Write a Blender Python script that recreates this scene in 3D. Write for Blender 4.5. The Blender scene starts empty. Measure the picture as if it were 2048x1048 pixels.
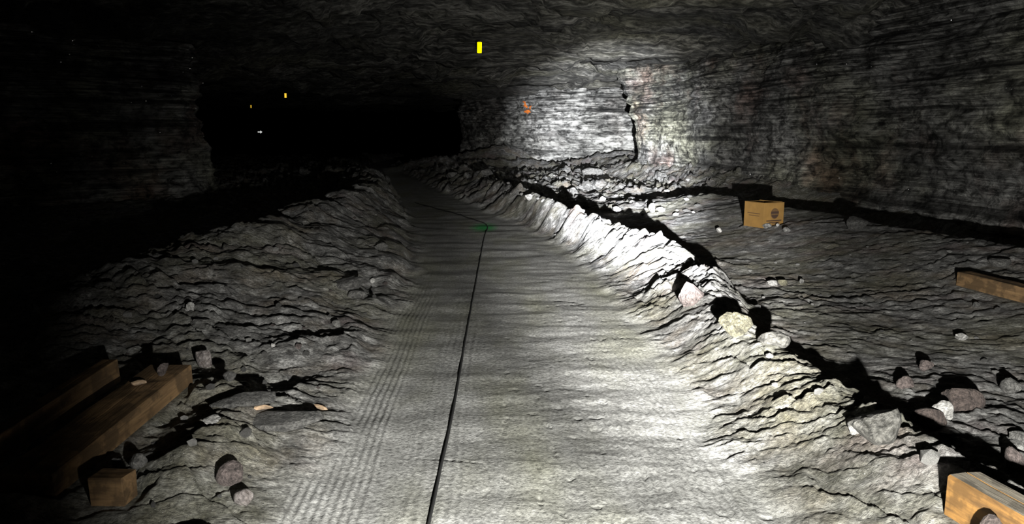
import bpy, bmesh, math, random
import numpy as np
from mathutils import Vector, Matrix

# ------------------------------------------------------------------ camera, world, lamp, exposure
scene = bpy.context.scene
COL = scene.collection
IMG_W, IMG_H, FPX = 2048.0, 1048.0, 1480.0
CAM_H, PITCH = 1.70, math.radians(9.7)
cam_data = bpy.data.cameras.new('camera')
cam_data.sensor_fit = 'HORIZONTAL'; cam_data.sensor_width = 36.0
cam_data.lens = FPX / IMG_W * 36.0
cam_data.clip_start = 0.05; cam_data.clip_end = 300
cam = bpy.data.objects.new('camera', cam_data); COL.objects.link(cam)
cam.location = (0, 0, CAM_H); cam.rotation_euler = (math.pi/2 - PITCH, 0, 0)
scene.camera = cam

world = bpy.data.worlds.new('mine_darkness'); scene.world = world
world.use_nodes = True
world.node_tree.nodes['Background'].inputs[0].default_value = (0, 0, 0, 1)
world.node_tree.nodes['Background'].inputs[1].default_value = 0.0

LAMP = Vector((0.55, 0.0, 1.0))          # headlamp of the vehicle the picture is taken from
def spot(name, az, el, size, blend, energy, color):
    l = bpy.data.lights.new(name, 'SPOT')
    l.energy = energy; l.spot_size = math.radians(size); l.spot_blend = blend
    l.shadow_soft_size = 0.03; l.color = color
    o = bpy.data.objects.new(name, l); COL.objects.link(o)
    o.location = LAMP
    o.rotation_euler = (math.pi/2 + math.radians(el), 0, -math.radians(az))
    return o
spot('headlamp_spill_offscreen', 15.5, -26, 108, 0.60, 2900, (1.0, 0.985, 0.93))
spot('headlamp_low_beam_offscreen', 7, -1.8, 31, 1.0, 15000, (1.0, 0.985, 0.95))
spot('headlamp_main_beam_offscreen', 6.2, 1.1, 16.8, 1.0, 240000, (0.94, 0.96, 1.0))

vs = scene.view_settings
vs.view_transform = 'Standard'; vs.look = 'None'; vs.gamma = 1.0; vs.use_curve_mapping = False
vs.exposure = 0.0

# ------------------------------------------------------------------ small maths helpers
CP, SP = math.cos(PITCH), math.sin(PITCH)
def ray(px, py):
    u = (px - IMG_W/2)/FPX; v = -(py - IMG_H/2)/FPX
    return np.array((u, CP + v*SP, -SP + v*CP))
def at(px, py, z=0.0):
    d = ray(px, py); t = (z - CAM_H)/d[2]
    return np.array((d[0]*t, d[1]*t, z))
def at_y(px, py, y):
    d = ray(px, py); t = y/d[1]
    return np.array((d[0]*t, y, CAM_H + d[2]*t))

def perlin(x, y, seed=0):
    rng = np.random.RandomState(seed*7 + 11)
    p = rng.permutation(256); p = np.concatenate((p, p))
    a = rng.rand(256)*2*np.pi; gx, gy = np.cos(a), np.sin(a)
    xi = np.floor(x).astype(np.int64); yi = np.floor(y).astype(np.int64)
    xf = x - xi; yf = y - yi
    xi &= 255; yi &= 255
    u = xf*xf*xf*(xf*(xf*6 - 15) + 10); v = yf*yf*yf*(yf*(yf*6 - 15) + 10)
    def g(i, j, dx, dy):
        h = p[p[(xi + i) & 255] + ((yi + j) & 255)]
        return gx[h]*dx + gy[h]*dy
    a0 = g(0, 0, xf, yf); b0 = g(1, 0, xf - 1, yf); a1 = g(0, 1, xf, yf - 1); b1 = g(1, 1, xf - 1, yf - 1)
    return 1.5*((a0 + u*(b0 - a0)) + v*((a1 + u*(b1 - a1)) - (a0 + u*(b0 - a0))))
def fbm(x, y, seed=0, octv=3, gain=0.5):
    s = 0; a = 1.0
    for i in range(octv):
        s = s + a*perlin(x*2**i, y*2**i, seed + i); a *= gain
    return s
def billow(x, y, seed=0):
    return np.abs(perlin(x, y, seed))
def sstep(a, b, x):
    t = np.clip((x - a)/(b - a), 0, 1); return t*t*(3 - 2*t)

# ------------------------------------------------------------------ ground plan (metres, from the picture)
def line(pts, z=0.0):
    w = np.array([at(p[0], p[1], p[2] if len(p) > 2 else z)[:2] for p in pts])
    o = np.argsort(w[:, 1]); return w[o, 1], w[o, 0]
def curve(pl):
    ys, xs = pl
    def f(y):
        s = 0
        for k in (-0.35, 0, 0.35): s = s + np.interp(y + k, ys, xs)
        return s/3
    return f
road_left = curve(line([(440, 1200), (530, 1048), (640, 850), (735, 690), (805, 580), (832, 520), (826, 470), (800, 420), (782, 385), (735, 352), (690, 335)]))
road_right = curve(line([(1760, 1200), (1620, 1048), (1500, 905), (1400, 770), (1300, 640), (1220, 560), (1140, 497), (1050, 450), (955, 408), (878, 375), (830, 352), (780, 335)]))
crest_right = curve(line([(2420, 1230, .3), (2130, 1040, .3), (2010, 945, .32), (1900, 890, .32), (1770, 830, .32), (1660, 765, .3), (1560, 690, .3), (1470, 640, .32),
                          (1415, 585, .36), (1425, 530, .42), (1370, 492, .42), (1255, 462, .4), (1150, 436, .36), (1060, 404, .32), (995, 376, .3), (930, 347, .3), (880, 333, .3)]))
crest_left = curve(line([(-900, 800, .6), (-300, 640, .62), (0, 556, .62), (300, 503, .62), (500, 455, .6), (600, 430, .56), (700, 402, .5), (755, 382, .45), (765, 365, .4), (700, 343, .3)]))
RWALL = np.array([(11.2, -4), (9.6, 6), (8.75, 12.1), (6.9, 19.8), (5.9, 24.5), (4.75, 29.3), (5.4, 30.6), (9.0, 32.0), (16, 33.5)])
BWALL = np.array([(1.0, 72), (-2.4, 54), (-3.3, 48.5), (-0.3, 42.6), (1.55, 40.2), (2.6, 39.7), (7.5, 40.3), (18, 41.5)])
LWALL = np.array([(-30, 48), (-14.5, 29), (-8.6, 21.3), (-8.5, 20.2), (-11.0, 17.8), (-14.5, 14.5), (-17, 8), (-17.5, -4)])
rwall_x = lambda y: np.interp(y, RWALL[:6, 1], RWALL[:6, 0])

# berm height along the road
hb_y = [0, 2.5, 4, 6, 8, 10, 13, 16, 22, 30, 45]
hb_v = [.20, .21, .21, .22, .30, .46, .50, .42, .30, .28, .2]

BEDS = []       # flat seats that heavy things have pressed into the loose ground: origin, direction, length, width
def ground(x, y):
    """returns floor height, right berm height, left bank height, road mask (0..1)"""
    x = np.asarray(x, float); y = np.asarray(y, float)
    rl, rr, cr, cl = road_left(y), road_right(y), crest_right(y), crest_left(y)
    wob = 0.10*perlin(y*1.7, y*0 + 3.3, 5) + 0.05*perlin(y*4.3, x*0.7, 6)
    rr2, rl2 = rr + wob, rl - wob + 0.12*perlin(x*1.3, y*1.3, 9)
    road = sstep(-0.05, 0.22, x - rl2)*sstep(-0.05, 0.22, rr2 - x)
    rough = 1 - road
    dist = np.hypot(x, y)
    # right berm
    cr = np.maximum(cr, rr2 + 0.25)
    t = np.clip((x - rr2)/(cr - rr2), 0, 1)
    lump = perlin(y*0.9, x*0.5, 21)*0.30 + perlin(y*2.3, x*1.5, 22)*0.16
    H = np.interp(y, hb_y, hb_v)*(1 + lump*(.35 + .65*sstep(6, 9, y)))
    wo = 0.50 + 0.2*perlin(y*1.4, x*0 + 7.7, 23)
    hr = H*(0.35*t + 0.65*t*t*(3 - 2*t))*(1 - sstep(0, 1, (x - cr)/wo))
    # left bank
    cl = np.minimum(cl, rl2 - 0.5)
    tl = np.clip((rl2 - x)/(rl2 - cl), 0, 1)
    Hl = np.interp(y, [0, 4, 5.6, 7.2, 10, 16, 22, 30, 45], [.12, .14, .22, .42, .54, .52, .46, .35, .2])*(1 + 0.22*perlin(x*.8, y*.8, 31) + .16*perlin(x*2, y*2, 32))
    lip = 0.10*sstep(0, .10, tl)*(1 - .6*sstep(.1, .4, tl))*(.5 + perlin(x*2.2, y*1.5, 33))
    hl = (Hl*(0.25*sstep(0, .35, tl) + 0.75*sstep(.1, 1, tl)**1.2) + lip)*(1 - sstep(0, 1, (cl - x)/2.2))
    # open floor on the right, gently rising to a lip, then a ditch along the wall
    wd = rwall_x(y) - x
    right = sstep(0.2, 1.2, x - cr)
    lipd = 3.4 + 0.5*perlin(y*.5, y*0 + 1.1, 41)
    nearw = 1 - sstep(15.5, 19, y)
    zr = right*(0.04 + nearw*(0.36*sstep(lipd + 3.0, lipd, wd) - 0.7*sstep(lipd, lipd - .7, wd) + .5*sstep(.7, -.2, wd))
                + (1 - nearw)*(0.45*sstep(1.6, -.2, wd)))
    # far rubble bank before the back pillar, mound at its foot
    fb = 0.34*np.exp(-((y - 36.6 - .10*x)/.9)**2)*sstep(-9, -3, x)*(1 + .35*perlin(x*.7, y*.7, 51))
    fb = fb + 1.0*np.exp(-((x + .6)/2.3)**2 - ((y - 41.8)/1.7)**2)
    # lumps
    amp = rough*(0.55 + 0.45*sstep(-.5, .5, perlin(x*.45, y*.45, 61)))
    amp = amp*(0.50 + 0.50*np.clip(np.maximum(hr/.25, np.maximum(hl/.25, sstep(17, 24, y))), 0, 1))
    near = sstep(30, 8, dist)
    det = 0.045*billow(x*2.3 + .35*perlin(x*2, y*2, 73), y*3.1, 71) + 0.035*billow(x*5.0, y*6.5, 72)*near + 0.022*perlin(x*9, y*13, 74)*sstep(25, 6, dist)
    det = det + 0.016*billow(x*19, y*25, 75)*sstep(13, 4, dist) + 0.010*perlin(x*43, y*47, 76)*sstep(6, 3, dist)
    det = det + 0.26*billow(x*.8, y*1.0, 77)*sstep(17, 28, y)
    # scaly scraped plates: each rises away from the road's mouth and breaks off sharply
    def plates(fq, wx, seed, cut):
        g = y*fq + 1.5*perlin(x*.7, y*.7, seed) + .8*perlin(x*2.1, y*2.1, seed + 1) + .25*perlin(x*7, y*7, seed + 2) + wx*x + .85*fq*np.clip(x - rr2, 0, 2.5)*sstep(14, 9, y)
        fr_ = g - np.floor(g)
        return fr_*(1 - sstep(cut, 1, fr_))*(.35 + .9*sstep(-.3, .45, perlin(x*1.6, y*2.4, seed + 3)))
    bm_ = np.clip(hr/.12, 0, 1)
    steps = 0.060*plates(2.6, .5, 211, .88)*near + (0.046 + .040*bm_)*plates(6.2, -.4, 221, .86)*sstep(20, 6, dist) + (.020 + .016*bm_)*plates(14., .3, 231, .8)*sstep(9, 4, dist)
    steps = steps + .14*plates(2.0, .3, 251, .88)*sstep(13, 17, y)*sstep(36, 30, y)
    steps = steps + 0.22*plates(.9, .1, 241, .9)*sstep(12, 22, y)
    z_l = amp*(det + steps)
    # road: faint undulation, tyre tread lines, cross cracks
    s = (x - rl)/np.maximum(rr - rl, .5)
    w = rr - rl
    fade = sstep(14, 6, dist)
    def tread(c, half, pitch, seed):
        m = sstep(half, half*.75, np.abs((s - c)*w + .05*perlin(y*.35, y*0 + seed, seed)))
        return m*np.abs(np.sin(np.pi*((s*w) + .03*perlin(y*.5, y*0 + seed, seed + 3))/pitch))**2*(.6 + .4*sstep(-.25, .3, perlin(x*3, y*.6, seed + 9)))
    tr = 0.008*fade*(tread(.09, .22, .042, 81) + .55*tread(.30, .16, .05, 82) + 1.0*tread(.80, .30, .045, 83) + .5*tread(.64, .12, .05, 84))
    chev = 0.0
    bumps = 0.014*perlin(x*1.1, y*2.6, 91) + 0.0045*perlin(x*3.2, y*7.5, 92)*(.4 + .9*sstep(.25, .6, s)) + 0.002*perlin(x*9, y*17, 93)*sstep(16, 6, dist)*(.3 + .9*sstep(.3, .6, s))
    bumps = bumps - 0.006*sstep(.55, .7, perlin(x*11, y*11, 94))*sstep(.3, .5, s)*sstep(11, 5, dist) - .012*sstep(.012, .0, np.abs(perlin(x*.5, y*1.1, 95)))*sstep(.1, .4, perlin(x*.6, y*.6, 96))
    z_r = road*(bumps + tr + chev)
    z = zr + fb + z_l + z_r - 0.02*road
    hr = hr*rough; hl = hl*rough
    for (o, d, L, W) in BEDS:
        n2 = math.hypot(d[0], d[1]); dx, dy = d[0]/n2, d[1]/n2
        u = (x - o[0])*dx + (y - o[1])*dy; v = -(x - o[0])*dy + (y - o[1])*dx
        e = np.maximum(np.maximum(-u, u - L*n2), np.maximum(-v, v - W))      # distance outside the footprint
        m_ = sstep(.09, .02, e)
        z = z + m_*(o[2] + u*d[2]/n2 + .012 - (z + hr + hl))
    return z, hr, hl, road
def gz(x, y):
    z, a, b, r = ground(np.array([x]), np.array([y])); return float(z[0] + a[0] + b[0])
def gzs(pts):
    p = np.array(pts, float); z, a, b, r = ground(p[:, 0], p[:, 1]); return list(z + a + b)
def hit(px, py):
    """first ground point seen through a picture position"""
    d = ray(px, py); ts = np.geomspace(1.5, 70, 1600)
    X, Y, Z = d[0]*ts, d[1]*ts, CAM_H + d[2]*ts
    z, a, b, r = ground(X, Y)
    k = np.nonzero(Z <= z + a + b)[0]
    k = k[0] if len(k) else len(ts) - 1
    return np.array((X[k], Y[k], (z + a + b)[k]))

# where the heavy things stand: found on the untouched ground first, then bedded into it
up = np.array((0, 0, 1.0))
def px_size(px, py, pos):
    d = ray(px, py); t = pos[1]/d[1]; return t/FPX          # metres per pixel at that depth
def unit(v): return v/np.linalg.norm(v)
T1W, T1H = .27, .13
n1, f1 = hit(178, 938), hit(386, 764)
n1[2] -= .02; f1[2] -= .02
d1 = f1 - n1; L1 = np.linalg.norm(d1); d1 = d1/L1
left1 = unit(np.cross(up, d1))
seat1 = (n1 - d1*.25, d1, L1 + .25, T1W)
seat2 = (n1 + left1*(T1W + .20) - d1*.35, d1, L1 + .34, .10)
b0, b1 = hit(182, 1010), hit(248, 1012)
seat_block = (b0 - up*.02, unit(b1 - b0), np.linalg.norm(b1 - b0), .11)
pc = hit(1884, 1024); HT = 75*px_size(1884, 1024, pc)
A_ = at(1897, 950, pc[2] + HT); B_ = at(2050, 1036, pc[2] + HT)
seat_orange = (A_ - up*(HT + .03), unit(B_ - A_), 1.3, .16)
r0, r1 = hit(1912, 570), hit(2048, 606)
seat_dim = (r0 - up*.02, unit(r1 - r0), np.linalg.norm(r1 - r0) + .9, .16)
pb = hit(1526, 456); BOX_S = .42
box_rot = -(math.atan2(pb[0], pb[1]) - math.radians(45))
seat_box = (pb - up*.02, np.array((math.cos(box_rot), math.sin(box_rot), 0)), BOX_S, BOX_S)
BEDS += [seat1, seat2, seat_block, seat_orange, seat_dim, seat_box]

# ------------------------------------------------------------------ materials
def new_mat(name):
    m = bpy.data.materials.new(name); m.use_nodes = True
    nt = m.node_tree; b = nt.nodes['Principled BSDF']
    return m, nt, b
def N(nt, typ, **kw):
    n = nt.nodes.new(typ)
    for k, v in kw.items():
        if k in n.inputs.keys(): n.inputs[k].default_value = v
        else: setattr(n, k, v)
    return n
def ramp(nt, fac, stops):
    r = nt.nodes.new('ShaderNodeValToRGB'); nt.links.new(fac, r.inputs[0])
    e = r.color_ramp.elements
    while len(e) < len(stops): e.new(0.5)
    for i, (p, c) in enumerate(stops):
        e[i].position = p; e[i].color = (c[0], c[1], c[2], 1) if not isinstance(c, (int, float)) else (c, c, c, 1)
    return r.outputs[0]
def mix(nt, fac, a, b, mode='MIX'):
    m = nt.nodes.new('ShaderNodeMix'); m.data_type = 'RGBA'; m.blend_type = mode
    for sock, v in ((m.inputs[0], fac), (m.inputs[6], a), (m.inputs[7], b)):
        if isinstance(v, (int, float)): sock.default_value = v
        elif isinstance(v, tuple): sock.default_value = (*v, 1)
        else: nt.links.new(v, sock)
    return m.outputs[2]
def coords(nt, scale=(1, 1, 1), kind='Object'):
    tc = nt.nodes.new('ShaderNodeTexCoord'); mp = nt.nodes.new('ShaderNodeMapping')
    mp.inputs['Scale'].default_value = scale
    nt.links.new(tc.outputs[kind], mp.inputs[0]); return mp.outputs[0]
def noise(nt, vec, scale, detail=4, rough=.55, dist=0.0):
    n = N(nt, 'ShaderNodeTexNoise', Scale=scale, Detail=detail, Roughness=rough, Distortion=dist)
    nt.links.new(vec, n.inputs['Vector']); return n.outputs[0]
def bump(nt, b, h, strength, dist):
    bp = N(nt, 'ShaderNodeBump', Strength=strength, Distance=dist)
    nt.links.new(h, bp.inputs['Height']); nt.links.new(bp.outputs[0], b.inputs['Normal'])
def math_node(nt, op, a, b=None):
    m = nt.nodes.new('ShaderNodeMath'); m.operation = op
    for s, v in ((m.inputs[0], a), (m.inputs[1], b)):
        if v is None: continue
        if isinstance(v, (int, float)): s.default_value = v
        else: nt.links.new(v, s)
    return m.outputs[0]

def ground_material():
    m, nt, b = new_mat('crushed_salt_ground')
    v = coords(nt)
    base = ramp(nt, noise(nt, v, 7, 8, .65), [(.30, (.05, .049, .047)), (.5, (.22, .217, .21)), (.68, (.56, .555, .54))])
    tint = mix(nt, ramp(nt, noise(nt, v, .9, 3), [(.48, 0), (.66, 1)]), base, (.44, .41, .30), 'MULTIPLY')
    warm = ramp(nt, noise(nt, v, 1.7, 4), [(.50, 0), (.68, .55)])
    c = mix(nt, warm, base, (.21, .165, .11))
    olive = ramp(nt, noise(nt, v, 0.8, 3), [(.46, 0), (.62, .5)])
    c = mix(nt, olive, c, (.19, .185, .12))
    pink = ramp(nt, noise(nt, coords(nt, (1, 1.3, 1)), 1.2, 4), [(.56, 0), (.72, .5)])
    c = mix(nt, pink, c, (.22, .16, .16))
    # compacted road surface
    at_ = N(nt, 'ShaderNodeAttribute', attribute_name='road')
    rc = ramp(nt, noise(nt, v, 4, 8, .7), [(.3, (.20, .20, .19)), (.55, (.30, .30, .288)), (.75, (.46, .46, .45))])
    rc = mix(nt, ramp(nt, noise(nt, coords(nt, (1.2, .35, 1)), 1.1, 3), [(.45, 0), (.65, .6)]), rc, (.23, .23, .16))
    c = mix(nt, at_.outputs['Fac'], c, rc)
    # soft-edged green patch in the road colour beside the cable bend
    gp = at(968, 452); sep = N(nt, 'ShaderNodeVectorMath', operation='DISTANCE')
    mp = nt.nodes.new('ShaderNodeMapping'); mp.inputs['Location'].default_value = (-gp[0], -gp[1]*.33, 0); mp.inputs['Scale'].default_value = (1, .33, 0)
    tc = nt.nodes.new('ShaderNodeTexCoord'); nt.links.new(tc.outputs['Object'], mp.inputs[0]); nt.links.new(mp.outputs[0], sep.inputs[0])
    d = math_node(nt, 'ADD', sep.outputs['Value'], math_node(nt, 'MULTIPLY', noise(nt, v, 6, 3), .12))
    g = ramp(nt, d, [(.14, .9), (.36, 0)])
    c = mix(nt, g, c, (.02, .36, .08))
    # loose mineral crumbs
    vo = N(nt, 'ShaderNodeTexVoronoi', Scale=55); nt.links.new(v, vo.inputs['Vector'])
    sp = ramp(nt, vo.outputs['Distance'], [(.10, 1), (.22, 0)])
    sp2 = math_node(nt, 'MULTIPLY', sp, ramp(nt, noise(nt, v, 9, 2), [(.56, 0), (.66, .7)]))
    c = mix(nt, sp2, c, (.72, .71, .69))
    c = mix(nt, 1.0, c, ramp(nt, noise(nt, v, 48, 5, .7), [(.32, .35), (.5, 1.0), (.68, 1.45)]), 'MULTIPLY')
    nt.links.new(c, b.inputs['Base Color']); b.inputs['Roughness'].default_value = .85
    b.inputs['Specular IOR Level'].default_value = .25
    vc = N(nt, 'ShaderNodeTexVoronoi', Scale=16, Randomness=1.0); nt.links.new(coords(nt, (1, 1.5, 1.2)), vc.inputs['Vector'])
    rel = math_node(nt, 'SUBTRACT', noise(nt, coords(nt, (4.2, 8, 6)), 1.7, 8, .70, .35), math_node(nt, 'MULTIPLY', vc.outputs['Distance'], .22))
    h = math_node(nt, 'ADD', noise(nt, v, 30, 6, .65), math_node(nt, 'MULTIPLY', sp2, .6))
    h = math_node(nt, 'ADD', h, math_node(nt, 'MULTIPLY', rel, math_node(nt, 'MULTIPLY', math_node(nt, 'SUBTRACT', 1.0, at_.outputs['Fac']), 2.6)))
    st = math_node(nt, 'SUBTRACT', 1.0, math_node(nt, 'MULTIPLY', at_.outputs['Fac'], .72))
    hh = math_node(nt, 'MULTIPLY', h, st)
    bump(nt, b, hh, 1.0, .035)
    return m

def strata_material(name, tone=1.0, zs=1.0, redness=1.0, ceiling=False):
    m, nt, b = new_mat(name)
    if ceiling:
        v = coords(nt, (.40, 1.7, 1)); big = coords(nt, (.4, 1.4, 1))
        n1 = noise(nt, v, 2.6, 10, .72, .2)
        c = ramp(nt, n1, [(.34, (.012, .012, .011)), (.46, (.07, .069, .063)), (.55, (.24, .235, .21)), (.66, (.34, .33, .305))])
        c = mix(nt, ramp(nt, noise(nt, big, .35, 4), [(.45, 0), (.60, .75)]), c, (.075, .075, .072))
        c = mix(nt, ramp(nt, noise(nt, big, .5, 3), [(.5, 0), (.68, .45)]), c, (.20, .195, .13))
        c = mix(nt, 1.0, c, ramp(nt, noise(nt, coords(nt, (.5, 1.6, 1)), 9, 6, .7), [(.38, .25), (.5, .9), (.62, 1.9)]), 'MULTIPLY')
        h = n1; d = .25
    else:
        v = coords(nt, (.16, .16, 6.0*zs)); v2 = coords(nt, (1, 1, 1.9)); big = coords(nt, (.5, .5, .8))
        n1 = noise(nt, v, 1.7, 9, .62, .30)
        n2 = noise(nt, v2, 3.0*(.6 + .4*zs), 9, .70, .45)
        tc = nt.nodes.new('ShaderNodeTexCoord'); sx = nt.nodes.new('ShaderNodeSeparateXYZ'); nt.links.new(tc.outputs['Object'], sx.inputs[0])
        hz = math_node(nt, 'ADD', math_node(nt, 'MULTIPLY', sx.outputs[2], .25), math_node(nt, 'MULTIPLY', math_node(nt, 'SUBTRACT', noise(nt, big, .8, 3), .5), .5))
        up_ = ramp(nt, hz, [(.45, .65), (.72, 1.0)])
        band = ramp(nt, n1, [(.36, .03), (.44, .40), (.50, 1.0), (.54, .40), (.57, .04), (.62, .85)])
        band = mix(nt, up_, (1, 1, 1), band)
        blot = ramp(nt, n2, [(.34, .02), (.43, .30), (.52, .8), (.62, 1.25)])
        c = mix(nt, 1.0, band, blot, 'MULTIPLY')
        n3 = noise(nt, coords(nt, (.10, .10, 2.4*zs)), 1.5, 6, .6, .2)
        c = mix(nt, 1.0, c, ramp(nt, n3, [(.38, .22), (.50, 1.0), (.56, .55), (.64, 1.15)]), 'MULTIPLY')
        c = mix(nt, 1.0, c, ramp(nt, noise(nt, coords(nt, (.35, .35, .5)), 1.0, 5, .6), [(.36, .35), (.6, 1.2)]), 'MULTIPLY')
        c = mix(nt, 1.0, c, (.75*tone, .745*tone, .715*tone), 'MULTIPLY')
        olive = ramp(nt, noise(nt, big, .55, 4), [(.45, 0), (.62, .55*redness)])
        c = mix(nt, olive, c, mix(nt, 1.0, c, (.92, .93, .60), 'MULTIPLY'))
        red = ramp(nt, noise(nt, coords(nt, (.6, .6, .55)), .75, 4, .6), [(.53, 0), (.66, .7*redness)])
        c = mix(nt, red, c, mix(nt, 1.0, c, (.90, .58, .50), 'MULTIPLY'))
        h = math_node(nt, 'ADD', math_node(nt, 'MULTIPLY', n1, .8), n2); d = .22
    nt.links.new(c, b.inputs['Base Color']); b.inputs['Roughness'].default_value = .7
    b.inputs['Specular IOR Level'].default_value = .3
    bump(nt, b, h, 1.0, d)
    return m

def rock_material(name, c1, c2, scale=22, rough=.8):
    m, nt, b = new_mat(name)
    oi = nt.nodes.new('ShaderNodeObjectInfo')
    tc = nt.nodes.new('ShaderNodeTexCoord'); ad = N(nt, 'ShaderNodeVectorMath', operation='ADD')
    nt.links.new(tc.outputs['Object'], ad.inputs[0]); nt.links.new(oi.outputs['Random'], ad.inputs[1])
    n1 = noise(nt, ad.outputs[0], scale, 8, .68, .5)
    c = ramp(nt, n1, [(.38, c1), (.58, c2)])
    c = mix(nt, 1.0, c, ramp(nt, noise(nt, ad.outputs[0], scale*3, 5, .7), [(.34, .4), (.6, 1.3)]), 'MULTIPLY')
    nt.links.new(c, b.inputs['Base Color']); b.inputs['Roughness'].default_value = rough
    bump(nt, b, math_node(nt, 'ADD', n1, noise(nt, ad.outputs[0], scale*2.5, 6, .65)), 1.0, .03)
    return m

def wood_material(name, c1, c2, grey=0.0):
    m, nt, b = new_mat(name)
    v = coords(nt, (1.2, 14, 14)); n1 = noise(nt, v, 2.5, 8, .6, .6)
    n2 = noise(nt, coords(nt, (1, 1, 1)), 7, 4, .6)
    c = ramp(nt, n1, [(.3, c1), (.7, c2)])
    c = mix(nt, ramp(nt, n2, [(.46, 0), (.54, .8)]), c, tuple(k*.30 for k in c2))
    c = mix(nt, grey, c, (.20, .19, .17))
    nt.links.new(c, b.inputs['Base Color']); b.inputs['Roughness'].default_value = .75
    bump(nt, b, n1, .6, .012)
    return m
def plain(name, c, rough=.6, metal=0.0, vary=.12, scale=20):
    m, nt, b = new_mat(name)
    n1 = noise(nt, coords(nt), scale, 4)
    cc = ramp(nt, n1, [(.3, tuple(k*(1 - vary) for k in c)), (.7, tuple(min(1, k*(1 + vary)) for k in c))])
    nt.links.new(cc, b.inputs['Base Color']); b.inputs['Roughness'].default_value = rough; b.inputs['Metallic'].default_value = metal
    return m

M = {}
M['ground'] = ground_material()
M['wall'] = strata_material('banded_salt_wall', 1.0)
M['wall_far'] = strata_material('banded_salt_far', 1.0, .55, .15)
M['ceiling'] = strata_material('salt_roof', ceiling=True)
M['r_white'] = rock_material('white_salt_rock', (.26, .255, .24), (.56, .55, .53))
M['r_grey'] = rock_material('grey_salt_rock', (.06, .058, .055), (.21, .206, .195))
M['r_pink'] = rock_material('pinkish_salt_rock', (.055, .043, .04), (.17, .137, .128))
M['r_yellow'] = rock_material('yellowish_salt_rock', (.04, .037, .024), (.19, .178, .12))
M['r_brown'] = rock_material('brown_mud_rock', (.05, .038, .034), (.11, .085, .075))
M['r_dark'] = rock_material('dark_grey_rock', (.055, .054, .052), (.14, .137, .13))
M['r_mixed'] = rock_material('mottled_salt_rock', (.018, .017, .013), (.17, .165, .15), 14)
M['r_clear'] = rock_material('cloudy_salt_crystal', (.13, .11, .10), (.30, .27, .26), 18, .3)
M['wood'] = wood_material('old_timber', (.10, .058, .026), (.27, .165, .075))
M['wood_bright'] = wood_material('orange_timber', (.06, .03, .009), (.27, .135, .030))
M['chip'] = wood_material('pale_wood_chip', (.34, .23, .14), (.55, .40, .27))

# ------------------------------------------------------------------ mesh helpers
def link(o, parent=None):
    COL.objects.link(o)
    if parent is not None: o.parent = parent
    return o
def mesh_obj(name, verts, faces, mat, parent=None, smooth=False):
    me = bpy.data.meshes.new(name); me.from_pydata([tuple(v) for v in verts], [], [tuple(f) for f in faces]); me.update()
    if smooth: me.polygons.foreach_set('use_smooth', [True]*len(me.polygons))
    if mat: me.materials.append(mat)
    return link(bpy.data.objects.new(name, me), parent)
def grid_mesh(name, co, quads, mat, attr=None):
    """co (n,3) array, quads (m,4) int array, built fast; unused points dropped"""
    used = np.unique(quads); remap = np.zeros(len(co), np.int64); remap[used] = np.arange(len(used))
    co = co[used]; q = remap[quads]
    me = bpy.data.meshes.new(name)
    me.vertices.add(len(co)); me.vertices.foreach_set('co', co.astype(np.float32).ravel())
    me.loops.add(q.size); me.loops.foreach_set('vertex_index', q.astype(np.int32).ravel())
    me.polygons.add(len(q)); me.polygons.foreach_set('loop_start', np.arange(0, q.size, 4, dtype=np.int32))
    me.polygons.foreach_set('use_smooth', np.ones(len(q), bool))
    me.update(calc_edges=True)
    if attr is not None:
        for nm, av in attr.items():
            a = me.attributes.new(nm, 'FLOAT', 'POINT'); a.data.foreach_set('value', av[used].astype(np.float32))
    me.materials.append(mat)
    return link(bpy.data.objects.new(name, me))
def quad_index(nr, nc):
    i = np.arange(nr*nc).reshape(nr, nc)
    return np.stack((i[:-1, :-1], i[:-1, 1:], i[1:, 1:], i[1:, :-1]), -1).reshape(-1, 4)
def tag(o, label, cat, group=None, kind=None):
    o['label'] = label
    if cat: o['category'] = cat
    if group: o['group'] = group
    if kind: o['kind'] = kind
    return o

# ------------------------------------------------------------------ floor, road, berms
inner = np.linspace(-37.5, 37.5, 800)
ang = np.radians(np.concatenate((np.linspace(-72, -37.8, 45), inner, np.linspace(37.8, 62, 35))))
NR = 840
rad = np.linspace(1.25**-.5, 62**-.5, NR)**-2
A, R = np.meshgrid(ang, rad)
GX, GY = (R*np.sin(A)).ravel(), (R*np.cos(A)).ravel()
Z, HR, HL, ROAD = ground(GX, GY)
Q = quad_index(NR, len(ang))
ATT = {'road': ROAD}
eps = .006
YQ = GY[Q].mean(1)
fr = (HR[Q].max(1) > eps) & (YQ < 33); fl = (HL[Q].max(1) > eps) & ~fr & (YQ < 38)
rm = (ROAD[Q].mean(1) > .5) & ~fr & ~fl
under = .10*np.clip((np.maximum(HR, HL) - eps)/.05, 0, 1)
top = np.stack((GX, GY, Z + HR + HL), 1)
low = np.stack((GX, GY, Z + np.minimum(HR + HL, eps) - under), 1)
berm = grid_mesh('salt_berm', top, Q[fr], M['ground'], ATT)
tag(berm, 'long low berm of crushed white salt between the road and the banded wall', 'berm')
bank = grid_mesh('salt_bank', top, Q[fl], M['ground'], ATT)
tag(bank, 'broad dark rubble bank sloping up from the road on the side of the twin timbers', 'bank')
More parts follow.
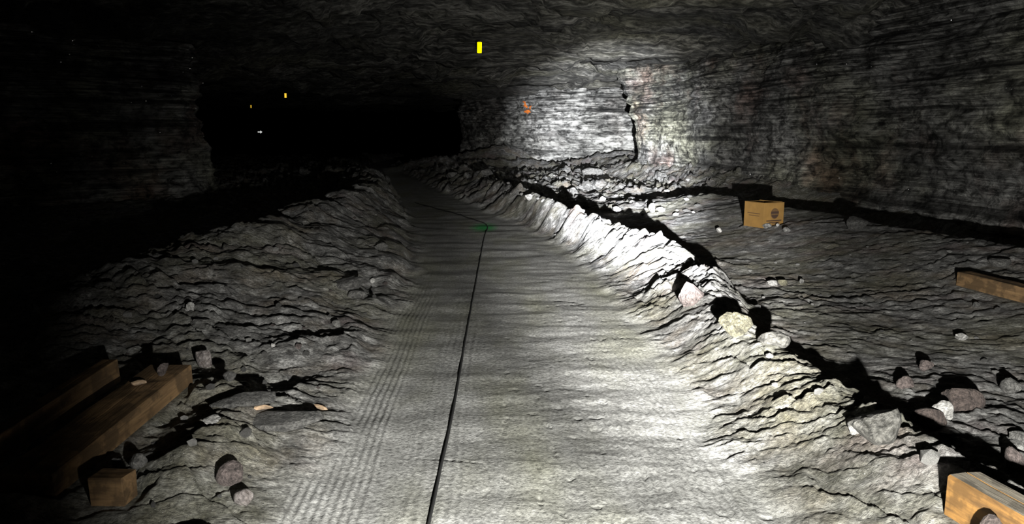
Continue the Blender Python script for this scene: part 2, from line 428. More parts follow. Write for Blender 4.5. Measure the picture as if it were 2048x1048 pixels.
# coarse bed below the berms keeps the floor whole
flo = ~(rm | fr | fl)
fq = Q[flo]
def bed(mask):
    g = np.arange(NR*len(ang)).reshape(NR, len(ang))[::4, ::4]
    q = np.stack((g[:-1, :-1], g[:-1, 1:], g[1:, 1:], g[1:, :-1]), -1).reshape(-1, 4)
    mm = mask[q].min(1)
    return q[mm]
lowb = np.where(np.maximum(HR, HL) > .05, 1, 0).astype(bool)
bq = bed(lowb)
allco = np.concatenate((top, low - np.array((0, 0, .04))))
floor = grid_mesh('floor', allco, np.concatenate((fq, bq + len(top))), M['ground'], {k_: np.concatenate((v_, v_)) for k_, v_ in ATT.items()})
floor['kind'] = 'structure'
road = grid_mesh('road', top, Q[rm], M['ground'], ATT)
tag(road, 'pale compacted salt roadway with tyre tread marks bending away between two banks', None, kind='structure')

# ------------------------------------------------------------------ walls
def wall(name, path, z0, z1, step, rows, mat, seed, relief=1.0, lean=None):
    seg = np.hypot(*np.diff(path, axis=0).T); L = np.concatenate(([0], np.cumsum(seg)))
    us = [0.0]
    while us[-1] < L[-1]:
        x = np.interp(us[-1], L, path[:, 0]); y = np.interp(us[-1], L, path[:, 1])
        us.append(us[-1] + max(.02, step*math.hypot(x, y)))
    us = np.array(us); 
    px = sum(np.interp(us + k, L, path[:, 0]) for k in (-.3, 0, .3))/3
    py = sum(np.interp(us + k, L, path[:, 1]) for k in (-.3, 0, .3))/3
    tx, ty = np.gradient(px), np.gradient(py); n = np.hypot(tx, ty); nx, ny = -ty/n, tx/n
    zz = np.linspace(z0, z1, rows)
    U, ZZ = np.meshgrid(us, zz); PX, _ = np.meshgrid(px, zz); PY, _ = np.meshgrid(py, zz); NX, _ = np.meshgrid(nx, zz); NY, _ = np.meshgrid(ny, zz)
    zw = ZZ + .10*perlin(U*.35, ZZ*.6, seed + 1) + .05*perlin(U*1.1, ZZ*1.1, seed + 2) + .012*U
    upper = sstep(1.6, 3.0, ZZ)
    d = .22*fbm(U*.33, ZZ*.45, seed + 3, 2) + .10*perlin(U*1.3, ZZ*.9, seed + 4)
    d = d + .12*perlin(zw*3.6, U*.12, seed + 5)*(.5 + .7*upper) + .07*perlin(zw*8.5, U*.25, seed + 6)*(.4 + .8*upper)
    d = d + .06*(billow(U*1.6, ZZ*2.2, seed + 7) - .3)*(1 - .5*upper) + .035*(billow(U*4.2, ZZ*5, seed + 8) - .3) + .014*perlin(U*11, ZZ*15, seed + 9)
    d = d - .10*sstep(.62, .78, 1 - np.abs(perlin(U*.55 + .3*ZZ, ZZ*.22, seed + 10)))*.6
    d = d*relief + .22*sstep(.9, -.1, ZZ)
    X = PX + NX*d; Y = PY + NY*d
    if lean is not None: X, Y = lean(X, Y, ZZ, U)
    co = np.stack((X.ravel(), Y.ravel(), ZZ.ravel()), 1)
    o = grid_mesh(name, co, quad_index(rows, len(us)), mat); o['kind'] = 'structure'
    return o, X, Y, ZZ, NX, NY
def lean_r(X, Y, ZZ, U):
    k = sstep(25.5, 29.5, Y)
    return X - k*(.75*sstep(1.2, 4.2, ZZ) + .18*np.sin(ZZ*5)*.2), Y
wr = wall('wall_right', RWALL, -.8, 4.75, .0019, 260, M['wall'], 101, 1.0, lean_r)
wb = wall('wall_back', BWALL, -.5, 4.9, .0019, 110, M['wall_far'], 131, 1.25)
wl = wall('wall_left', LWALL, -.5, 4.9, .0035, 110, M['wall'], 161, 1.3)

# ceiling
ca = np.radians(np.linspace(-60, 52, 520)); NC = 330
cr_ = np.linspace(2.0**-.5, 75**-.5, NC)**-2
A, R = np.meshgrid(ca, cr_); CX, CY = (R*np.sin(A)).ravel(), (R*np.cos(A)).ravel()
f = fbm(CX*.16 + .4*perlin(CX*.3, CY*.3, 201), CY*.30, 202, 4, .55)
lev = f*6.0; ter = np.floor(lev) + sstep(.72, 1.0, lev - np.floor(lev))
cz = 4.22 + .11*ter + .05*perlin(CX*.8, CY*1.6, 205) + .05*billow(CX*1.6, CY*4.5, 206) + .035*perlin(CX*3, CY*9, 207)
cz = cz + .25*sstep(2.2, 0, rwall_x(np.clip(CY, 0, 29)) - CX)*0
ceil = grid_mesh('ceiling', np.stack((CX, CY, cz), 1), quad_index(NC, len(ca))[:, ::-1], M['ceiling']); ceil['kind'] = 'structure'
# ------------------------------------------------------------------ rocks
def rock_mesh(name, seed, dims, mat, sub=3, ncut=13, rough=.05, soft=0.0):
    rng = random.Random(seed); nr = np.random.RandomState(seed)
    bm = bmesh.new(); bmesh.ops.create_icosphere(bm, subdivisions=sub, radius=1)
    D = np.array([v.co[:] for v in bm.verts]); D /= np.linalg.norm(D, axis=1)[:, None]
    nrm = nr.normal(size=(ncut, 3)); nrm /= np.linalg.norm(nrm, axis=1)[:, None]
    off = nr.uniform(.50, .95, ncut)
    dots = np.maximum(D @ nrm.T, 1e-3); r = np.minimum((off/dots).min(1), 1.12)
    r = r*(1 - soft) + soft
    r = r*(1 + rough*perlin(D[:, 0]*2.5 + D[:, 2]*1.7, D[:, 1]*2.5 - D[:, 2], seed % 90) + rough*.6*perlin(D[:, 0]*6 + D[:, 2]*4, D[:, 1]*6 - D[:, 2]*3, seed % 90 + 5))
    P = D*r[:, None]
    ext = P.max(0) - P.min(0); P = (P - (P.max(0) + P.min(0))/2)/ext*np.array(dims)
    P[:, 2] -= P[:, 2].min()
    for v, p in zip(bm.verts, P): v.co = p
    me = bpy.data.meshes.new(name); bm.to_mesh(me); bm.free(); me.materials.append(mat)
    if soft > .3: me.polygons.foreach_set('use_smooth', [True]*len(me.polygons))
    return me
ROCK_SEED = [300]; ROCKS = []
def rock(name, px, py, wpx, hpx, mat, label, cat='rock', group=None, depth=.85, sink=.12, rot=None, ncut=13, soft=0.0, sub=3):
    """px, py: the middle of the rock's foot in the picture"""
    ROCK_SEED[0] += 1; sd = ROCK_SEED[0]
    p = hit(px, py); k = px_size(px, py, p)
    w, h = wpx*k, hpx*k
    me = rock_mesh(name, sd, (w, w*depth, h*(1 + sink)), M[mat], sub, ncut, .05, soft)
    o = link(bpy.data.objects.new(name, me))
    yy = p[1] + w*depth*.35
    zs = gzs([(p[0] + dx*w, yy + dy*w*depth) for dx in (-.3, 0, .3) for dy in (-.3, 0, .3)])
    mean = sum(zs)/9; ROCKS.append((p[0], yy, w*.5))
    o.location = (p[0], yy, mean - h*sink - .42*max(0, mean - min(zs) - .22*h))   # on a slope the low side comes down to the ground
    o.rotation_euler = (0, 0, random.Random(sd).uniform(-.5, .5) if rot is None else rot)
    return tag(o, label, cat, group)
random.seed(4)
# stones on the berm, from the bend to the timber
rock('salt_rock', 1386, 612, 54, 46, 'r_pink', 'pinkish grey blocky rock on the berm where it narrows', ncut=10)
rock('salt_rock', 1480, 676, 68, 46, 'r_yellow', 'yellowish rounded boulder on the berm crest beside a white rock', ncut=11)
rock('salt_rock', 1553, 697, 66, 32, 'r_mixed', 'flat-topped white mottled rock sitting past the yellowish boulder', ncut=9)
rock('salt_boulder', 1762, 905, 100, 86, 'r_mixed', 'largest grey and white mottled boulder on the berm crest', ncut=10, depth=.9)
rock('mud_slab', 1862, 860, 72, 36, 'r_brown', 'reddish brown slab leaning in front of a white lump', ncut=7, depth=.5, rot=.05)
rock('salt_rock', 1884, 842, 46, 44, 'r_white', 'bright white salt lump behind a reddish brown slab', ncut=14, depth=.6)
rock('mud_slab', 1938, 822, 78, 44, 'r_brown', 'dark brown slab in black shadow beyond the white lump', ncut=7, depth=.7, rot=-.1)
rock('salt_rock', 1814, 778, 34, 27, 'r_pink', 'small dull rock half covered by the largest boulder\'s shadow', ncut=9)
rock('salt_rock', 1856, 744, 27, 23, 'r_pink', 'small brownish rock alone on the floor beyond the berm boulders', ncut=11)
rock('salt_rock', 2026, 788, 38, 30, 'r_grey', 'grey rock past the dark brown slab', ncut=11)
rock('salt_rock', 1925, 684, 25, 14, 'r_white', 'small white rock alone on the dark floor near the banded wall', ncut=9)
rock('salt_rock', 1547, 575, 21, 11, 'r_white', 'small white rock on the floor just behind the berm', ncut=12)
rock('salt_rock', 1566, 571, 20, 11, 'r_yellow', 'small olive rock touching a white rock behind the berm', ncut=12)
rock('salt_pebble', 1604, 567, 9, 10, 'r_grey', 'tiny upright grey pebble behind the berm', cat='pebble', sub=2)
rock('salt_pebble', 1696, 773, 15, 14, 'r_white', 'round bright white pebble on the berm slope', cat='pebble', soft=.6)
rock('salt_rock', 2034, 942, 34, 44, 'r_pink', 'pale pinkish rock on the berm behind the orange timber', ncut=11)
rock('salt_rock', 2046, 878, 34, 18, 'r_grey', 'pale rock in the shadow behind the berm boulders', ncut=9)
rock('salt_rock', 1715, 868, 34, 28, 'r_white', 'white lump tucked against the largest boulder', ncut=11)
rock('flat_stone', 1905, 880, 40, 14, 'r_dark', 'flat grey flake on the white berm crest', ncut=7)
# bank side, by the timbers
rock('salt_crystal', 405, 738, 34, 36, 'r_clear', 'cloudy pinkish salt chunk standing off the end of the wide timber', ncut=12, soft=.2)
rock('salt_rock', 455, 766, 26, 20, 'r_dark', 'small dark wedge of rock near the cloudy salt chunk', ncut=7)
rock('flat_stone', 420, 849, 36, 13, 'r_white', 'pale flat stone lying between the timber and the road', ncut=8)
rock('salt_rock', 455, 975, 54, 46, 'r_pink', 'pinkish salt rock on the ground between a wood block and the road', ncut=9)
rock('salt_rock', 484, 1014, 40, 32, 'r_clear', 'pale rounded salt stone in front of the pinkish salt rock', ncut=13, soft=.35)
rock('salt_rock', 272, 944, 36, 32, 'r_grey', 'grey rock close behind the brown wood block', ncut=11)
rock('salt_rock', 234, 942, 26, 26, 'r_dark', 'dark rock between the wide timber and the brown wood block', ncut=11)
rock('salt_rock', 379, 622, 18, 20, 'r_white', 'small bright white angular shard on the dark bank', ncut=5, depth=.5)
rock('salt_rock', 396, 650, 40, 16, 'r_grey', 'flat grey stone just below the white shard on the bank', ncut=9)
rock('salt_rock', 713, 601, 40, 16, 'r_grey', 'pale flat stone on the bank beside the road edge', ncut=9)
rock('salt_rock', 692, 578, 62, 26, 'r_dark', 'wide low dark boulder half buried at the road edge', ncut=9)
rock('salt_pebble', 745, 568, 12, 10, 'r_white', 'white pebble on the bank edge beside the dark half-buried boulder', cat='pebble', soft=.5)
rock('salt_pebble', 546, 695, 9, 8, 'r_white', 'tiny bright white pebble alone on the dark bank slope', cat='pebble', soft=.5)
rock('salt_rock', 595, 699, 16, 12, 'r_pink', 'small pink-grey stone with a long shadow on the bank', ncut=9)
rock('salt_rock', 672, 655, 18, 14, 'r_grey', 'small grey stone on the bank next to the road edge', ncut=9)
rock('mud_slab', 565, 868, 150, 28, 'r_dark', 'broad flat grey slab at the road edge between two pale wood chips', ncut=9, depth=.55, rot=.25)
rock('mud_slab', 478, 812, 130, 26, 'r_dark', 'broad flat grey slab near the end of the wide timber', ncut=9, depth=.5, rot=.2)
rock('salt_rock', 690, 384, 56, 16, 'r_grey', 'long low grey rock on the far crest of the dark bank', ncut=9)
rock('salt_rock', 762, 502, 26, 18, 'r_dark', 'dark lump on the bank edge above the road bend', ncut=9)
# far floor beyond the bend
rock('mud_slab', 1188, 350, 42, 16, 'r_dark', 'dark grey slab lying on the bright far floor before the back pillar', ncut=7)
rock('salt_rock', 1060, 402, 20, 13, 'r_white', 'bright white rock just over the berm at the bend', ncut=12)
rock('salt_rock', 1236, 427, 18, 14, 'r_white', 'white rock on the floor beside the black berm shadow', ncut=10)
rock('salt_rock', 1206, 402, 12, 8, 'r_white', 'small white rock on the brownish far floor', ncut=10)
rock('salt_rock', 1304, 428, 14, 20, 'r_dark', 'upright dark stone behind the berm', ncut=8)
rock('salt_rock', 968, 348, 36, 14, 'r_dark', 'dark rock on the far bend of the berm', ncut=9)
rock('salt_rock', 1023, 362, 42, 12, 'r_dark', 'low dark rock beyond the far bend of the berm', ncut=9)
rock('salt_rock', 905, 352, 22, 11, 'r_grey', 'grey rock at the far end of the berm', ncut=10)
rock('salt_rock', 1535, 455, 18, 11, 'r_grey', 'rounded grey stone leaning against the cardboard box', ncut=12, depth=.6)
rock('salt_pebble', 1556, 454, 9, 6, 'r_white', 'small white stone at the corner of the cardboard box', cat='pebble')
rock('salt_rock', 1575, 466, 14, 10, 'r_grey', 'grey stone on the floor just clear of the cardboard box', ncut=8)
rock('salt_rock', 1440, 466, 13, 11, 'r_white', 'white stone on the floor between the berm and the cardboard box', ncut=9)
rock('salt_rock', 1715, 462, 50, 26, 'r_dark', 'dim boulder in the dark ditch under the banded wall', ncut=9)
rock('salt_rock', 2010, 536, 50, 16, 'r_grey', 'low grey rock in the dark above the dim timber', ncut=9)
rock('salt_rock', 1955, 617, 14, 10, 'r_dark', 'small dark stone on the floor below the dim timber', ncut=9)

# scattered pebbles: six shapes, many individuals
PEB = []
def pebble_field(n, pts_fn, label, group, mats, smin, smax, seed):
    rng = random.Random(seed)
    meshes = [rock_mesh('salt_pebble', seed*10 + i, (1, rng.uniform(.6, .95), rng.uniform(.45, .8)), M[mats[i % len(mats)]], 1, 9, .03) for i in range(6)]
    c = 0
    while c < n:
        q = pts_fn(rng)
        if q is None: continue
        x, y = q
        if any((x - a)**2 + (y - b)**2 < .06 for a, b in PEB) or any(math.hypot(x - a, y - b) < w + smax*.7 for a, b, w in ROCKS): continue
        if any(-.1 < (x - o[0])*d[0] + (y - o[1])*d[1] < L + .1 and -.1 < -(x - o[0])*d[1] + (y - o[1])*d[0] < W + .1 for o, d, L, W in BEDS): continue
        PEB.append((x, y))
        s = rng.uniform(smin, smax)*rng.uniform(.6, 1.2)
        o = link(bpy.data.objects.new('salt_pebble', rng.choice(meshes)))
        zz_ = gzs([(x + i*s*.3, y + j*s*.3) for i, j in ((0, 0), (1, 0), (-1, 0), (0, 1), (0, -1))])
        o.location = (x, y, (min(zz_) + sum(zz_)/5)/2 - s*.10); o.scale = (s, s, s); o.rotation_euler = (0, 0, rng.uniform(0, 6.28))
        look = {'white_salt_rock': 'white', 'grey_salt_rock': 'grey', 'dark_grey_rock': 'dark', 'pinkish_salt_rock': 'pinkish'}[o.data.materials[0].name]
        size = 'larger' if s > (smin + smax)/2*.95 else 'small'
        tag(o, size + ' ' + look + ' ' + label, 'pebble', group); c += 1
def f_far(r):
    p = hit(r.uniform(1000, 1400), r.uniform(345, 432)); return (p[0], p[1]) if p[1] < 33 and p[0] > crest_right(p[1]) + .3 else None
def f_right(r):
    p = hit(r.uniform(1500, 2048), r.uniform(470, 780)); return (p[0], p[1]) if p[0] > crest_right(p[1]) + .4 else None
def f_bank(r):
    p = hit(r.uniform(250, 800), r.uniform(430, 1020)); return (p[0], p[1]) if p[0] < road_left(p[1]) - .1 else None
def f_crest(r):
    y = r.uniform(3, 20); return (crest_right(y) + r.gauss(0, .12), y)
pebble_field(55, f_far, 'stone strewn over the far floor between berm and back pillar', 'stones on the far floor', ['r_grey', 'r_grey', 'r_white'], .07, .17, 51)
pebble_field(50, f_right, 'stone lying on the dark open floor behind the berm', 'stones on the dark floor', ['r_grey', 'r_grey', 'r_white'], .025, .06, 52)
pebble_field(90, f_bank, 'stone lying loose on the rubble bank', 'stones on the bank', ['r_grey', 'r_dark', 'r_pink', 'r_white'], .025, .07, 53)
pebble_field(80, f_crest, 'salt crumb resting along the berm crest', 'crumbs on the berm crest', ['r_white', 'r_white', 'r_grey'], .04, .11, 54)

# ------------------------------------------------------------------ timbers
def frame(o, origin, xdir):
    xd = Vector(xdir).normalized(); zd = Vector((0, 0, 1)); yd = zd.cross(xd).normalized(); zd = xd.cross(yd)
    m = Matrix((xd, yd, zd)).transposed().to_4x4(); m.translation = Vector(origin); o.matrix_world = m
def timber_mesh(name, L, W, H, mat, seed, crack=True):
    """beam along +X from the origin, +Y across, +Z up: sawn, worn edges, a drying crack along the top"""
    n = max(6, int(L/.06)); ring = []
    b = min(W, H)*.05
    prof = [(b, 0), (W - b, 0), (W, b), (W, H - b), (W - b, H)]
    if crack: prof += [(W*.55 + .004, H), (W*.55, H - .018), (W*.55 - .004, H)]
    prof += [(b, H), (0, H - b), (0, b)]
    P = np.array(prof); V = []; F = []
    for i in range(n + 1):
        x = L*i/n
        w = .006*perlin(np.full(len(P), x*3.1) + P[:, 0]*9, P[:, 1]*9 + seed, seed % 60)
        chip = -.012*np.maximum(0, perlin(np.full(len(P), x*7.) + P[:, 0]*5, P[:, 1]*5 + seed*2., seed % 60 + 3) - .25)
        c = P - np.array((W/2, H/2)); nn = c/np.linalg.norm(c, axis=1)[:, None]
        q = P + nn*(w + chip)[:, None]
        xe = .010*perlin(P[:, 0]*14, P[:, 1]*14, seed % 50 + 7) if i in (0, n) else 0*P[:, 0]
        V += [(x + xe[k], q[k, 0], q[k, 1]) for k in range(len(P))]
    m = len(P)
    for i in range(n):
        for k in range(m): F.append((i*m + k, i*m + (k + 1) % m, (i + 1)*m + (k + 1) % m, (i + 1)*m + k))
    F.append(tuple(range(m))[::-1]); F.append(tuple(n*m + k for k in range(m)))
    me = bpy.data.meshes.new(name); me.from_pydata(V, [], F); me.update(); me.materials.append(mat)
    bm = bmesh.new(); bm.from_mesh(me); bmesh.ops.recalc_face_normals(bm, faces=bm.faces); bm.to_mesh(me); bm.free()
    return me
def timber(px_a, px_b, W, H, mat, seed, label, extra=0.0, lift=0.0, side=1):
    """px_a, px_b: the two ends of the lower front edge in the picture; W goes to the left of a->b when side=1"""
    a, b_ = hit(*px_a), hit(*px_b)
    a = np.array(a); b_ = np.array(b_); a[2] -= .02; b_[2] -= .02
    d = b_ - a; L = np.linalg.norm(d) + extra
    o = link(bpy.data.objects.new('timber', timber_mesh('timber', L, W, H, mat, seed)))
    org = a + np.array((0, 0, lift))
    frame(o, org, d)
    tag(o, label, 'timber'); return o, a, d/np.linalg.norm(d), L
def timber_at(org, d, L, W, H, mat, seed, label, name='timber', cat='timber', crack=True):
    o = link(bpy.data.objects.new(name, timber_mesh(name, L, W, H, mat, seed, crack)))
    frame(o, org, d); tag(o, label, cat); return o
timber_at(*seat1[:3], T1W, T1H, M['wood'], 7, 'wide brown squared timber lying beside a narrower one on the bank')
timber_at(*seat2[:3], .10, .165, M['wood'], 17, 'narrow brown timber on edge, half in shadow behind the wide timber')
# chips lying on the wide timber
def on_timber(px, py):
    top = n1 + up*T1H; nrm = np.cross(d1, left1); nrm /= np.linalg.norm(nrm)
    r = ray(px, py); c = np.array((0, 0, CAM_H)); t = np.dot(top - c, nrm)/np.dot(r, nrm)
    return c + r*t
def chip(p, dims, rot, seed, label, mat='chip', name='wood_chip'):
    me = rock_mesh(name, seed, dims, M[mat], 2, 6, .03)
    o = link(bpy.data.objects.new(name, me)); o.location = p; o.rotation_euler = rot
    return tag(o, label, 'chip')
chip(on_timber(278, 770) - up*.004, (.085, .04, .035), (0, 0, .5), 801, 'light brown splinter lying in the middle of the wide timber')
chip(on_timber(322, 752) - up*.004, (.07, .035, .085), (0, .25, .9), 802, 'pale upright shard standing on the far end of the wide timber', 'r_pink', 'salt_shard')
for px, py, ro, sd, lb in ((527, 821, .4, 803, 'pale orange wood chip on the edge of a flat grey slab by the timber side'),
                           (641, 820, -.5, 804, 'pale orange wood chip at the very edge of the road')):
    p = hit(px, py); chip(p + up*.0, (.11, .045, .03), (0, .1, ro), sd, lb)
# brown block near the viewer
timber_at(*seat_block[:3], .11, .145, M['wood'], 27, 'short brown block of wood in front of the wide timber', 'wood_block', 'block', False)
# orange timber beside the berm
TR = timber_at(*seat_orange[:3], .16, HT + .03, M['wood_bright'], 37, 'weathered orange timber with grey top at the foot of the berm')
TR.data.materials.append(wood_material('grey_weathered_timber', (.13, .115, .09), (.25, .22, .17)))
for pl in TR.data.polygons:
    if pl.normal.z > .8: pl.material_index = 1
# pink stone standing against it, bolt in its face
st = rock('salt_rock', 1992, 1120, 62, 88, 'r_brown', 'pinkish stone lying against the orange timber', ncut=9)
sd_ = unit(np.cross(up, seat_orange[1])); bpy.context.view_layer.update()
mx = max(np.dot(np.array(st.matrix_world @ v.co) - seat_orange[0], sd_) for v in st.data.vertices)
st.location -= Vector(sd_*(mx - .010))              # touches the timber's face
# dim timber near the banded wall
timber_at(*seat_dim[:3], .16, .15, M['wood'], 47, 'dim brown timber lying on the dark floor near the banded wall')

# ------------------------------------------------------------------ cardboard box
M['card'] = plain('brown_cardboard', (.16, .086, .018), .8, 0, .12, 8)
M['print'] = plain('dark_brown_print', (.025, .011, .005), .8)
M['print_faint'] = plain('faint_brown_print', (.07, .036, .010), .8)
box = bpy.data.objects.new('cardboard_box', None); link(box); box.empty_display_size = .2
S, SH, T = BOX_S, .41, .006
box.location = (pb[0], pb[1], pb[2] - .02)
box.rotation_euler = (0, 0, box_rot)
tag(box, 'open brown cardboard box standing on the floor near the banded wall', 'box')
for st in [o for o in bpy.data.objects if o.get('label') in ('rounded grey stone leaning against the cardboard box', 'small white stone at the corner of the cardboard box')]:
    bpy.context.view_layer.update(); inv = box.matrix_world.inverted()
    ins = max(min((inv @ (st.matrix_world @ v.co))[:2]) for v in st.data.vertices)
    if ins > .006: st.location += box.matrix_world.to_3x3() @ Vector((-(ins - .006), -(ins - .006), 0))
# local frame: corner at the origin, +X along the right-hand face, +Y along the left-hand face
def panel(name, P, mat, parent, thick=T):
    """P: outline in 3D (planar), thickened along its normal"""
    P = [Vector(p) for p in P]; nrm = (P[1] - P[0]).cross(P[2] - P[0]).normalized()*thick
    n = len(P); V = P + [p + nrm for p in P]
    F = [tuple(range(n))[::-1], tuple(range(n, 2*n))] + [(i, (i + 1) % n, n + (i + 1) % n, n + i) for i in range(n)]
    return mesh_obj(name, V, F, mat, parent)
panel('side_panel', [(0, 0, 0), (0, 0, SH), (S*.5, .01, SH - .012), (S, 0, SH - .005), (S, 0, 0)], M['card'], box)
panel('side_panel', [(0, 0, 0), (0, S, 0), (0, S, SH), (.004, S*.5, SH - .01), (0, 0, SH)], M['card'], box)
panel('side_panel', [(S, 0, 0), (S, 0, SH), (S, S, SH), (S, S, 0)], M['card'], box, -T)
panel('side_panel', [(0, S, 0), (S, S, 0), (S, S, SH), (0, S, SH)], M['card'], box, -T)
panel('bottom_panel', [(0, 0, .002), (S, 0, .002), (S, S, .002), (0, S, .002)], M['card'], box)
panel('flap', [(.02, .008, SH), (S - .02, .008, SH), (S - .04, .13, SH - .16), (.04, .13, SH - .16)], M['card'], box, .005)
panel('flap', [(.008, .02, SH), (.14, .05, SH - .14), (.14, S - .05, SH - .14), (.008, S - .02, SH)], M['card'], box, .005)
panel('flap', [(S - .008, .03, SH), (S - .008, S - .03, SH), (S - .17, S - .06, SH + .012), (S - .17, .06, SH + .012)], M['card'], box, .005)
panel('flap', [(.03, S - .008, SH), (S - .03, S - .008, SH), (S - .06, S - .16, SH - .10), (.06, S - .16, SH - .10)], M['card'], box, .005)
def disc(cx, cz, r, y, a0=0, a1=2*math.pi, n=28):
    return [(cx + r*math.cos(a0 + (a1 - a0)*i/n), y, cz + r*math.sin(a0 + (a1 - a0)*i/n)) for i in range(n if a1 - a0 > 6.2 else n + 1)]
em = panel('printed_emblem', disc(S*.55, .235, .085, -.0022), M['print_faint'], box, .002)
panel('emblem_band', [(S*.55 - .085, -.0035, .235), (S*.55 + .085, -.0035, .235), (S*.55 + .08, -.0035, .27), (S*.55 - .08, -.0035, .27)], M['print'], em, .002)
panel('emblem_band', disc(S*.55, .235, .074, -.0035, math.pi*1.1, math.pi*1.9, 14), M['print'], em, .002)
for x0, x1, z0, h in ((.06, .38, .115, .016), (.12, .34, .088, .012), (.18, .29, .066, .010)):
    panel('printed_line', [(x0, -.0022, z0), (x1, -.0022, z0), (x1, -.0022, z0 + h), (x0, -.0022, z0 + h)], M['print'], box, .002)
for y0, y1, z0, h in ((.08, .35, .225, .014), (.09, .32, .190, .012)):
    panel('printed_line', [(-.0022, y0, z0), (-.0022, y0, z0 + h), (-.0022, y1, z0 + h), (-.0022, y1, z0)], M['print_faint'], box, .002)

# ------------------------------------------------------------------ hanging reflective tags and arrow
def reflective(name, c):
    m, nt, b = new_mat(name)
    n1 = noise(nt, coords(nt), 60, 2)
    nt.links.new(ramp(nt, n1, [(.3, tuple(k*.95 for k in c)), (.7, c)]), b.inputs['Base Color'])
    b.inputs['Metallic'].default_value = 1.0; b.inputs['Roughness'].default_value = .27
    return m
M['tag'] = reflective('yellow_reflective_sheet', (1.0, .86, .0))
M['tag_far'] = reflective('amber_reflective_sheet', (1.0, .62, .05))
M['arrow'] = reflective('white_reflective_sheet', (.95, .97, 1.0))
M['wire'] = plain('steel_wire', (.05, .05, .05), .5, .8)
def face_viewer(p):
    half = ((LAMP - Vector(p)).normalized() + (Vector((0, 0, CAM_H)) - Vector(p)).normalized()).normalized()
    x = Vector((0, 0, 1)).cross(half).normalized(); z = half.cross(x)
    return Matrix((x, -half, z)).transposed().to_4x4()      # local -Y looks back along the roadway
def extrude_outline(name, pts, t, mat, parent):
    return panel(name, [(p[0], 0, p[1]) for p in pts], mat, parent, -t)
def hang_tag(px, py, y, w, h, wire, mat, label, group=None, pts=None):
    p = at_y(px, py, y)
    e = link(bpy.data.objects.new('reflective_tag' if pts is None else 'arrow_sign', None)); e.empty_display_size = .1
    m = face_viewer(p); m.translation = Vector(p); e.matrix_world = m
    tag(e, label, 'reflector' if pts is None else 'sign', group)
    sh = pts or [(-w/2, -h/2), (w/2*.92, -h/2), (w/2, h/2), (-w/2*.96, h/2)]
    extrude_outline('reflective_sheet', sh, .004, mat, e)
    if wire > 0:
        V = [(.003*math.cos(a), .002 + .003*math.sin(a), z) for z in (h/2 - .01, h/2 + wire) for a in (0, 2.09, 4.19)]
        mesh_obj('hanging_wire', V, [(0, 1, 4, 3), (1, 2, 5, 4), (2, 0, 3, 5)], M['wire'], e)
    return e
hang_tag(959, 95, 18.5, .10, .25, .34, M['tag'], 'bright yellow reflective strip hanging from the roof over the road')
hang_tag(571, 191, 40.0, .105, .23, .4, M['tag_far'], 'amber reflective strip hanging in the dark beyond the bend, larger of two')
hang_tag(502, 213, 55.0, .085, .19, .4, M['tag_far'], 'tiny amber reflective strip farthest off in the dark beyond the bend')
hang_tag(520, 264, 52.0, .3, .2, 2.0, M['arrow'], 'small white reflective arrow sign in the dark beyond the bend', pts=[(-.15, -.03), (.02, -.03), (.02, -.10), (.15, 0), (.02, .10), (.02, .03), (-.15, .03)])

# ------------------------------------------------------------------ cable along the road
M['cable'] = plain('black_cable', (.012, .012, .012), .7)
cp = [hit(*q)[:2] for q in ((842, 1110), (858, 1048), (883, 930), (905, 830), (925, 715), (937, 645), (944, 606), (953, 560), (962, 510), (969, 474), (975, 457), (970, 448), (950, 441), (915, 430), (880, 420), (830, 406))]
cp = np.array(cp)
def catmull(P, n=14):
    out = []
    Q = np.vstack((2*P[0] - P[1], P, 2*P[-1] - P[-2]))
    for i in range(1, len(Q) - 2):
        for t in np.linspace(0, 1, n, endpoint=False):
            a, b, c, d = Q[i - 1:i + 3]
            out.append(.5*((2*b) + (c - a)*t + (2*a - 5*b + 4*c - d)*t*t + (3*b - a - 3*c + d)*t**3))
    out.append(P[-1]); return np.array(out)
cc = catmull(cp)
cz_, ca_, cb_, _ = ground(cc[:, 0], cc[:, 1]); cz_ = cz_ + ca_ + cb_
cz_ = np.maximum(cz_, np.convolve(np.pad(cz_, 4, mode='edge'), np.ones(9)/9, 'valid'))
V, F, m8 = [], [], 8
for i in range(len(cc)):
    t = cc[min(i + 1, len(cc) - 1)] - cc[max(i - 1, 0)]; t = t/np.linalg.norm(t); nrm = np.array((-t[1], t[0]))
    for a in range(m8):
        an = 2*math.pi*a/m8
        V.append((cc[i, 0] + nrm[0]*.008*math.cos(an), cc[i, 1] + nrm[1]*.008*math.cos(an), cz_[i] + .005 + .010*math.sin(an)))
for i in range(len(cc) - 1):
    for a in range(m8): F.append((i*m8 + a, i*m8 + (a + 1) % m8, (i + 1)*m8 + (a + 1) % m8, (i + 1)*m8 + a))
cable = mesh_obj('cable', V, F, M['cable'], smooth=True)
tag(cable, 'thin black cable lying lengthwise along the road and hooking aside at the green mark', 'cable')

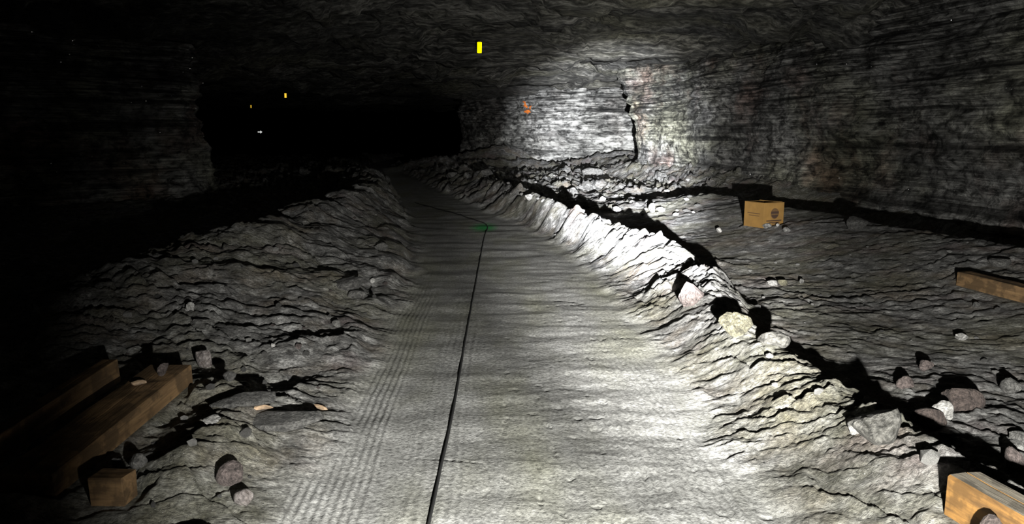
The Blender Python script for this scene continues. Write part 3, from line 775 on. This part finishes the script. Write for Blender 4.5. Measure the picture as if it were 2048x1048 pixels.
# ------------------------------------------------------------------ orange paint on the back pillar
M['paint'] = plain('orange_paint', (.75, .20, .03), .6)
o_, X, Y, ZZ, NX, NY = wb
pm = at_y(1053, 215, 41.0); dx = X - pm[0]; dz = ZZ - pm[2]
mk = (np.abs(dx + .35*dz) < .10 + .05*np.sin(dz*23)) & (np.abs(dz) < .36) | ((np.abs(dx - .22 - .3*dz) < .07) & (dz < .1) & (dz > -.34)) | ((np.abs(dx - .05) < .2) & (np.abs(dz + .25) < .07))
mk &= (Y < 44)
co = np.stack(((X - NX*.03).ravel(), (Y - NY*.03).ravel(), ZZ.ravel()), 1)
q = quad_index(*X.shape); sel = mk.ravel()[q].min(1)
if sel.any():
    p_ = grid_mesh('paint_mark', co, q[sel], M['paint']); tag(p_, 'orange sprayed paint mark on the corner of the back pillar', 'paint mark')

# ------------------------------------------------------------------ glinting salt crystals in the walls
def crystal_mat():
    m, nt, b = new_mat('clear_salt_facet')
    nt.links.new(ramp(nt, noise(nt, coords(nt), 3, 2), [(.4, (.80, .80, .80)), (.6, (.95, .95, .95))]), b.inputs['Base Color'])
    b.inputs['Metallic'].default_value = 1.0; b.inputs['Roughness'].default_value = .16
    return m
M['crystal'] = crystal_mat()
def crystals(w, n, size, seed, label):
    o_, X, Y, ZZ, NX, NY = w; r = np.random.RandomState(seed); V, F = [], []
    rows, cols = X.shape; c = 0
    while c < n:
        i, j = r.randint(int(rows*.12), int(rows*.9)), r.randint(cols)
        if math.hypot(X[i, j], Y[i, j]) > 34 or Y[i, j] < 3: continue
        p = Vector((X[i, j], Y[i, j], ZZ[i, j])); nn = Vector((NX[i, j], NY[i, j], 0))
        if nn.dot(Vector((0, 0, 1.5)) - p) < 0: nn = -nn
        nn = (nn + Vector(r.normal(size=3)*.55)).normalized(); a = nn.orthogonal().normalized(); a.rotate(Matrix.Rotation(r.uniform(0, 6.28), 3, nn)); b = nn.cross(a)
        s = size*r.uniform(.6, 1.3)*math.hypot(X[i, j], Y[i, j])/14; p = p + nn*s*.6; k = len(V)
        V += [p + a*s, p + b*s*.8, p - a*s, p - b*s*.8, p - nn*s*1.6]
        F += [(k, k + 1, k + 2, k + 3), (k, k + 4, k + 1), (k + 1, k + 4, k + 2), (k + 2, k + 4, k + 3), (k + 3, k + 4, k)]
        c += 1
    o = mesh_obj('salt_crystals', V, F, M['crystal'], o_); o['label'] = label; o['kind'] = 'stuff'
crystals(wr, 2600, .008, 5, 'tiny clear salt crystals glinting in the banded wall beside the box')
crystals(wl, 2600, .010, 6, 'tiny clear salt crystals glinting in the dark pillar behind the bank')
